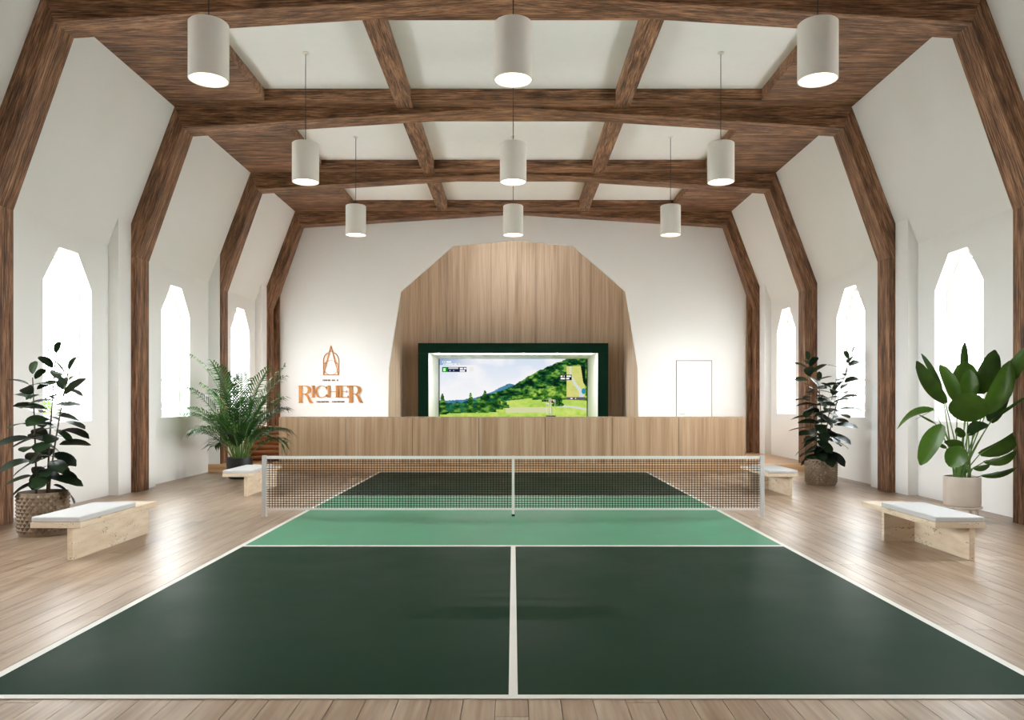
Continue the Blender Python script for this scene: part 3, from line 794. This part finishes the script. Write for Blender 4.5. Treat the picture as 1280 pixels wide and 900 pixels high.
RUB = [leaf_mesh('leaf', .34, .165, .6, .16, M['rubber']), leaf_mesh('leaf', .32, .165, 1.0, .12, M['rubber']),
       leaf_mesh('leaf', .36, .17, .35, .2, M['rubber']), leaf_mesh('leaf', .24, .12, .35, .3, M['rubber'])]
def rubber_plant(loc, label, r, h, stems, seed, size=1.0):
    e = empty('rubber_plant', loc); tag(e, label, 'potted plant')
    woven_pot(e, r, h)
    rd = random.Random(seed)
    for (bx_, by_, tx, ty, tz, n) in stems:
        pts = []
        for i in range(9):
            t = i / 8; pts.append(Vector((bx_ + (tx - bx_) * t ** 1.3, by_ + (ty - by_) * t ** 1.3, h - .06 + (tz - h + .06) * t)))
        MB().tube(pts, [.012 - .006 * i / 8 for i in range(9)], 6).build('stem', M['stem'], e, True)
        az = rd.uniform(0, 6.28)
        for k in range(n):
            t = .10 + .90 * (k / (n - 1)); f = t * 8; i = min(7, int(f)); p = pts[i].lerp(pts[i + 1], f - i)
            az += 2.4 + rd.uniform(-.35, .35)
            el = R(-8 + 62 * t ** 2.5 + rd.uniform(-14, 16)) if t < .97 else R(rd.uniform(60, 80))
            sc = (1.12 - .35 * t ** 2) * rd.uniform(.85, 1.12) * size
            d = Vector((math.cos(az) * math.cos(el), math.sin(az) * math.cos(el), math.sin(el)))
            side = d.cross(Vector((0, 0, 1))).normalized(); up = side.cross(d)
            roll = rd.uniform(-.55, .55); s2 = side * math.cos(roll) + up * math.sin(roll); u2 = s2.cross(d)
            st0 = p + d * .05
            mt = Matrix((s2, d, u2)).transposed().to_4x4() @ Matrix.Diagonal((sc, sc, sc, 1)); mt.translation = st0
            lf = inst('leaf', RUB[3] if t > .95 else RUB[rd.randrange(3)], e, matrix=mt)
    return e
rubber_plant((-5.70, 9.42, 0), 'dark leaved rubber plant in a woven taupe pot by the nearest left column', .268, .52,
             [(-.08, 0, -.14, .02, 1.9, 24), (.03, .03, .12, .05, 2.15, 27), (.09, -.04, .33, -.05, 1.95, 24)], 11)
rubber_plant((5.95, 15.02, 0), 'dark leaved rubber plant in a woven taupe pot near the platform step', .285, .50,
             [(-.06, .02, -.24, .0, 2.36, 30), (.03, -.03, -.02, .05, 1.95, 20), (.08, .02, .58, .02, 2.45, 30), (.05, .05, .30, .1, 1.9, 20)], 23, 1.15)

# palm
pm_ = empty('potted_palm', (-5.69, 16.15, 0)); tag(pm_, 'feathery green palm in a round black pot near the leather banquette', 'potted plant')
MB().lathe([(.17, 0), (.215, .02), (.245, .12), (.262, .30), (.265, .44), (.245, .445), (.24, .40)], 36, cap1=False).build('pot', M['black'], pm_, True)
MB().lathe([(.242, .40), (.001, .41)], 30, cap0=False).build('soil', M['soil'], pm_)
rd = random.Random(5)
for k in range(32):
    az = k * 2.39996 + rd.uniform(-.2, .2); inner = k / 31
    el0 = R(88 - 30 * (1 - inner) - rd.uniform(0, 8)); L = rd.uniform(1.55, 2.0) * (.54 + .66 * inner) if k < 31 else 2.4
    if k == 31: az, el0 = R(200), R(86)
    base = Vector((math.cos(az) * rd.uniform(.03, .13), math.sin(az) * rd.uniform(.03, .13), .38))
    n = 16; pts = [base.copy()]; el = el0; p = base.copy(); bend = rd.uniform(.75, 1.3) * (1.3 - .6 * inner)
    for i in range(n):
        t = (i + 1) / n; el = el0 - bend * t ** 2.0
        p = p + Vector((math.cos(az) * math.cos(el), math.sin(az) * math.cos(el), math.sin(el))) * (L / n); p.x = min(.86, max(p.x, -1.08)); pts.append(p.copy())
    fr = MB().tube(pts, [.013 * (1 - .85 * i / n) for i in range(n + 1)], 5).build('frond_stalk', M['stalk'], pm_, True)
    m = MB(); nl = 21
    side = Vector((-math.sin(az), math.cos(az), 0))
    for j in range(nl):
        t = .36 + .62 * j / (nl - 1); f = t * n; i = min(n - 1, int(f)); q = pts[i].lerp(pts[i + 1], f - i); d = (pts[i + 1] - pts[i]).normalized()
        ll = (.42 * math.sin(math.pi * (.18 + .72 * (j / (nl - 1)))) + .06) * rd.uniform(.85, 1.1)
        up = side.cross(d).normalized()
        if up.z < 0: up = -up
        for s in (-1, 1):
            dd = (d * .75 + side * s * .72 + up * .22).normalized(); wv = dd.cross(up).normalized() * .0165
            a0 = q; a1 = q + dd * ll * .5 + Vector((0, 0, .01)); a2 = q + dd * ll + Vector((0, 0, -.24 * ll - .09 * rd.random()))
            lv = [a0 - wv * .3, a0 + wv * .3, a1 + wv, a1 - wv, a2]
            for q_ in lv: q_.x = max(q_.x, -1.19 + .02 * rd.random())
            m.add(lv, [(0, 1, 2, 3), (3, 2, 4)])
    me = bpy.data.meshes.new('leaflets'); me.from_pydata(m.v, [], m.f); me.materials.append(M['palm'])
    lo = bpy.data.objects.new('leaflets', me); COL.objects.link(lo); lo.parent = fr

# broad-leaved plant on a stand, right
PX, PY = 6.02, 10.42
bp = empty('bird_of_paradise_plant', (PX, PY, 0)); tag(bp, 'broad leaved plant with upright paddle leaves in a pale clay pot', 'potted plant')
MB().lathe([(.20, .215), (.218, .22), (.225, .24), (.225, .60), (.218, .606), (.205, .606), (.20, .54)], 40, cap1=False).build('pot', M['pot_pale'], bp, True)
MB().lathe([(.202, .55), (.001, .56)], 30, cap0=False).build('soil', M['soil'], bp)
ps = empty('plant_stand', (PX, PY, 0)); tag(ps, 'low pale ring stand with four short legs under the clay pot', 'plant stand')
MB().lathe([(.17, .185), (.235, .185), (.24, .19), (.24, .208), (.235, .213), (.17, .213)], 36).build('ring', M['pot_pale'], ps, True)
lm = MB().box(-.016, .016, -.016, .016, 0, .188).mesh('leg', M['pot_pale'])
for k in range(4): inst('leg', lm, ps, (.2 * math.cos(R(30 + 90 * k)), .2 * math.sin(R(30 + 90 * k)), 0), (0, 0, R(30 + 90 * k)))
def zz(x, y, dy): return at(1110 + x / 3.459, 420 + y / 3.459, PY + dy) - Vector((PX, PY, 0))
LV = [  # base, tip in crop px, depth base/tip, width px, arch (bulge perpendicular), face turn
    ((248, 292), (124, 108), -.05, -.18, 62, 6, .25), ((232, 235), (144, 76), .12, .2, 30, -8, .5), ((300, 285), (224, 124), .0, -.08, 58, -8, -.15),
    ((331, 190), (331, 24), .22, .30, 34, 0, .1), ((336, 270), (334, 108), .12, .16, 112, 0, .0), ((352, 280), (352, 145), .02, .0, 78, 0, -.3),
    ((345, 372), (352, 246), -.16, -.42, 150, 0, .0), ((392, 250), (462, 60), .10, .14, 88, -8, .2), ((424, 334), (528, 108), -.14, -.22, 88, -14, -.25),
    ((478, 190), (606, 46), .0, -.42, 74, -20, .15), ((442, 372), (522, 216), .08, .12, 78, 8, -.3), ((452, 360), (602, 258), -.1, -.42, 22, -6, .9),
    ((345, 425), (436, 384), -.22, -.30, 48, 16, .2), ((198, 318), (40, 402), .0, -.1, 44, -34, .9), ((205, 380), (132, 340), .1, .14, 14, -3, .8),
    ((236, 384), (140, 558), -.12, -.26, 78, -8, .1), ((252, 486), (212, 462), .1, .1, 20, 0, .5), ((318, 498), (246, 454), -.1, -.2, 52, -12, .5),
    ((318, 478), (268, 566), -.2, -.34, 88, 0, .0), ((396, 512), (572, 406), -.06, -.1, 66, -26, .4), ((414, 545), (556, 494), -.12, -.2, 48, -24, .7),
    ((404, 604), (556, 568), -.16, -.3, 36, -16, .8), ((368, 572), (442, 556), -.2, -.28, 30, -8, .6), ((322, 440), (300, 395), .0, -.05, 40, 0, .4)]
rd = random.Random(9)
for k, (b_, t_, d0, d1, wpx, bulge, turn) in enumerate(LV):
    B = zz(*b_, d0); T = zz(*t_, d1); wd = wpx / 3.459 / F * PY
    ax = (T - B); ln = ax.length; axn = ax.normalized()
    view = Vector((PX, PY, 0)) + (B + T) / 2 - cam.location; view.normalize()
    sd = axn.cross(view).normalized(); nr = sd.cross(axn).normalized()      # nr roughly along view
    s2 = sd * math.cos(turn) + nr * math.sin(turn)
    n2 = s2.cross(axn).normalized()
    perp = sd
    bl = bulge / 3.459 / F * PY
    nl = 9; vs, fs = [], []
    for i in range(nl + 1):
        t = i / nl
        wdt = .5 * wd * (math.sin(math.pi * (.05 + .92 * t ** .85)) ** .62)
        if i == nl: wdt = wd * .05
        c = B + ax * t + perp * bl * math.sin(math.pi * t) * (1 if sd.z >= 0 or True else -1) - n2 * .06 * ln * math.sin(math.pi * t)
        for q in (-1, -.5, 0, .5, 1): vs.append(c + s2 * wdt * q - n2 * (-.22 * wdt * abs(q)))
    for i in range(nl):
        for q in range(4):
            a = i * 5 + q; fs.append((a, a + 1, a + 6, a + 5))
    me = bpy.data.meshes.new('leaf'); me.from_pydata([tuple(v) for v in vs], [], fs); me.materials.append(M['bird'])
    me.polygons.foreach_set('use_smooth', [True] * len(me.polygons)); me.update()
    lo = bpy.data.objects.new('leaf', me); COL.objects.link(lo); lo.parent = bp
    r0 = Vector((rd.uniform(-.09, .09), rd.uniform(-.09, .09), .55))
    c1 = r0.lerp(B, .5); c1.x = r0.x + (B.x - r0.x) * .38; c1.y = r0.y + (B.y - r0.y) * .38
    pts = [r0.lerp(c1, t).lerp(c1.lerp(B, t), t) for t in (0, .2, .4, .6, .8, 1)]
    MB().tube(pts + [B + ax * .5], [.011, .010, .009, .008, .007, .006, .003], 6).build('leaf_stalk', M['stalk'], lo, True)

# ------------------------------------------------------------------ outside
gr = MB().box(-90, 90, -60, 120, -.4, -.17).build('ground_outside', M['gravel']); tag(gr, 'pale ground outside the tall windows', 'ground', kind='structure')
rd = random.Random(31)
for (x, y, h, lab) in ((-12.6, 20.9, 1.75, 'leafy green shrub outside the nearest left window'), (-11.9, 26.2, 1.7, 'leafy green shrub outside the middle left window'),
                       (11.9, 26.2, 1.7, 'leafy green shrub outside the middle right window')):
    e = empty('garden_shrub', (x, y, -.17)); tag(e, lab, 'shrub')
    m = MB()
    for k in range(700):
        a = rd.uniform(0, 6.283); u = rd.uniform(-.6, 1); rr = .55 * math.sqrt(max(.02, 1 - u * u)) * rd.uniform(.7, 1.05)
        c = Vector((rr * math.cos(a), rr * math.sin(a), h * .55 + u * h * .45)); d = Vector((rd.gauss(0, 1), rd.gauss(0, 1), rd.gauss(0, 1))).normalized(); s = d.orthogonal().normalized()
        m.add([c - d * .07, c + s * .035, c + d * .07, c - s * .035], [(0, 1, 2, 3)])
    me = bpy.data.meshes.new('foliage'); me.from_pydata(m.v, [], m.f); me.materials.append(M['shrub'])
    fo = bpy.data.objects.new('foliage', me); COL.objects.link(fo); fo.parent = e; tag(fo, kind='stuff')
    MB().tube([(0, 0, 0), (.02, 0, h * .6)], .03, 6).build('trunk', M['stem'], e, True)
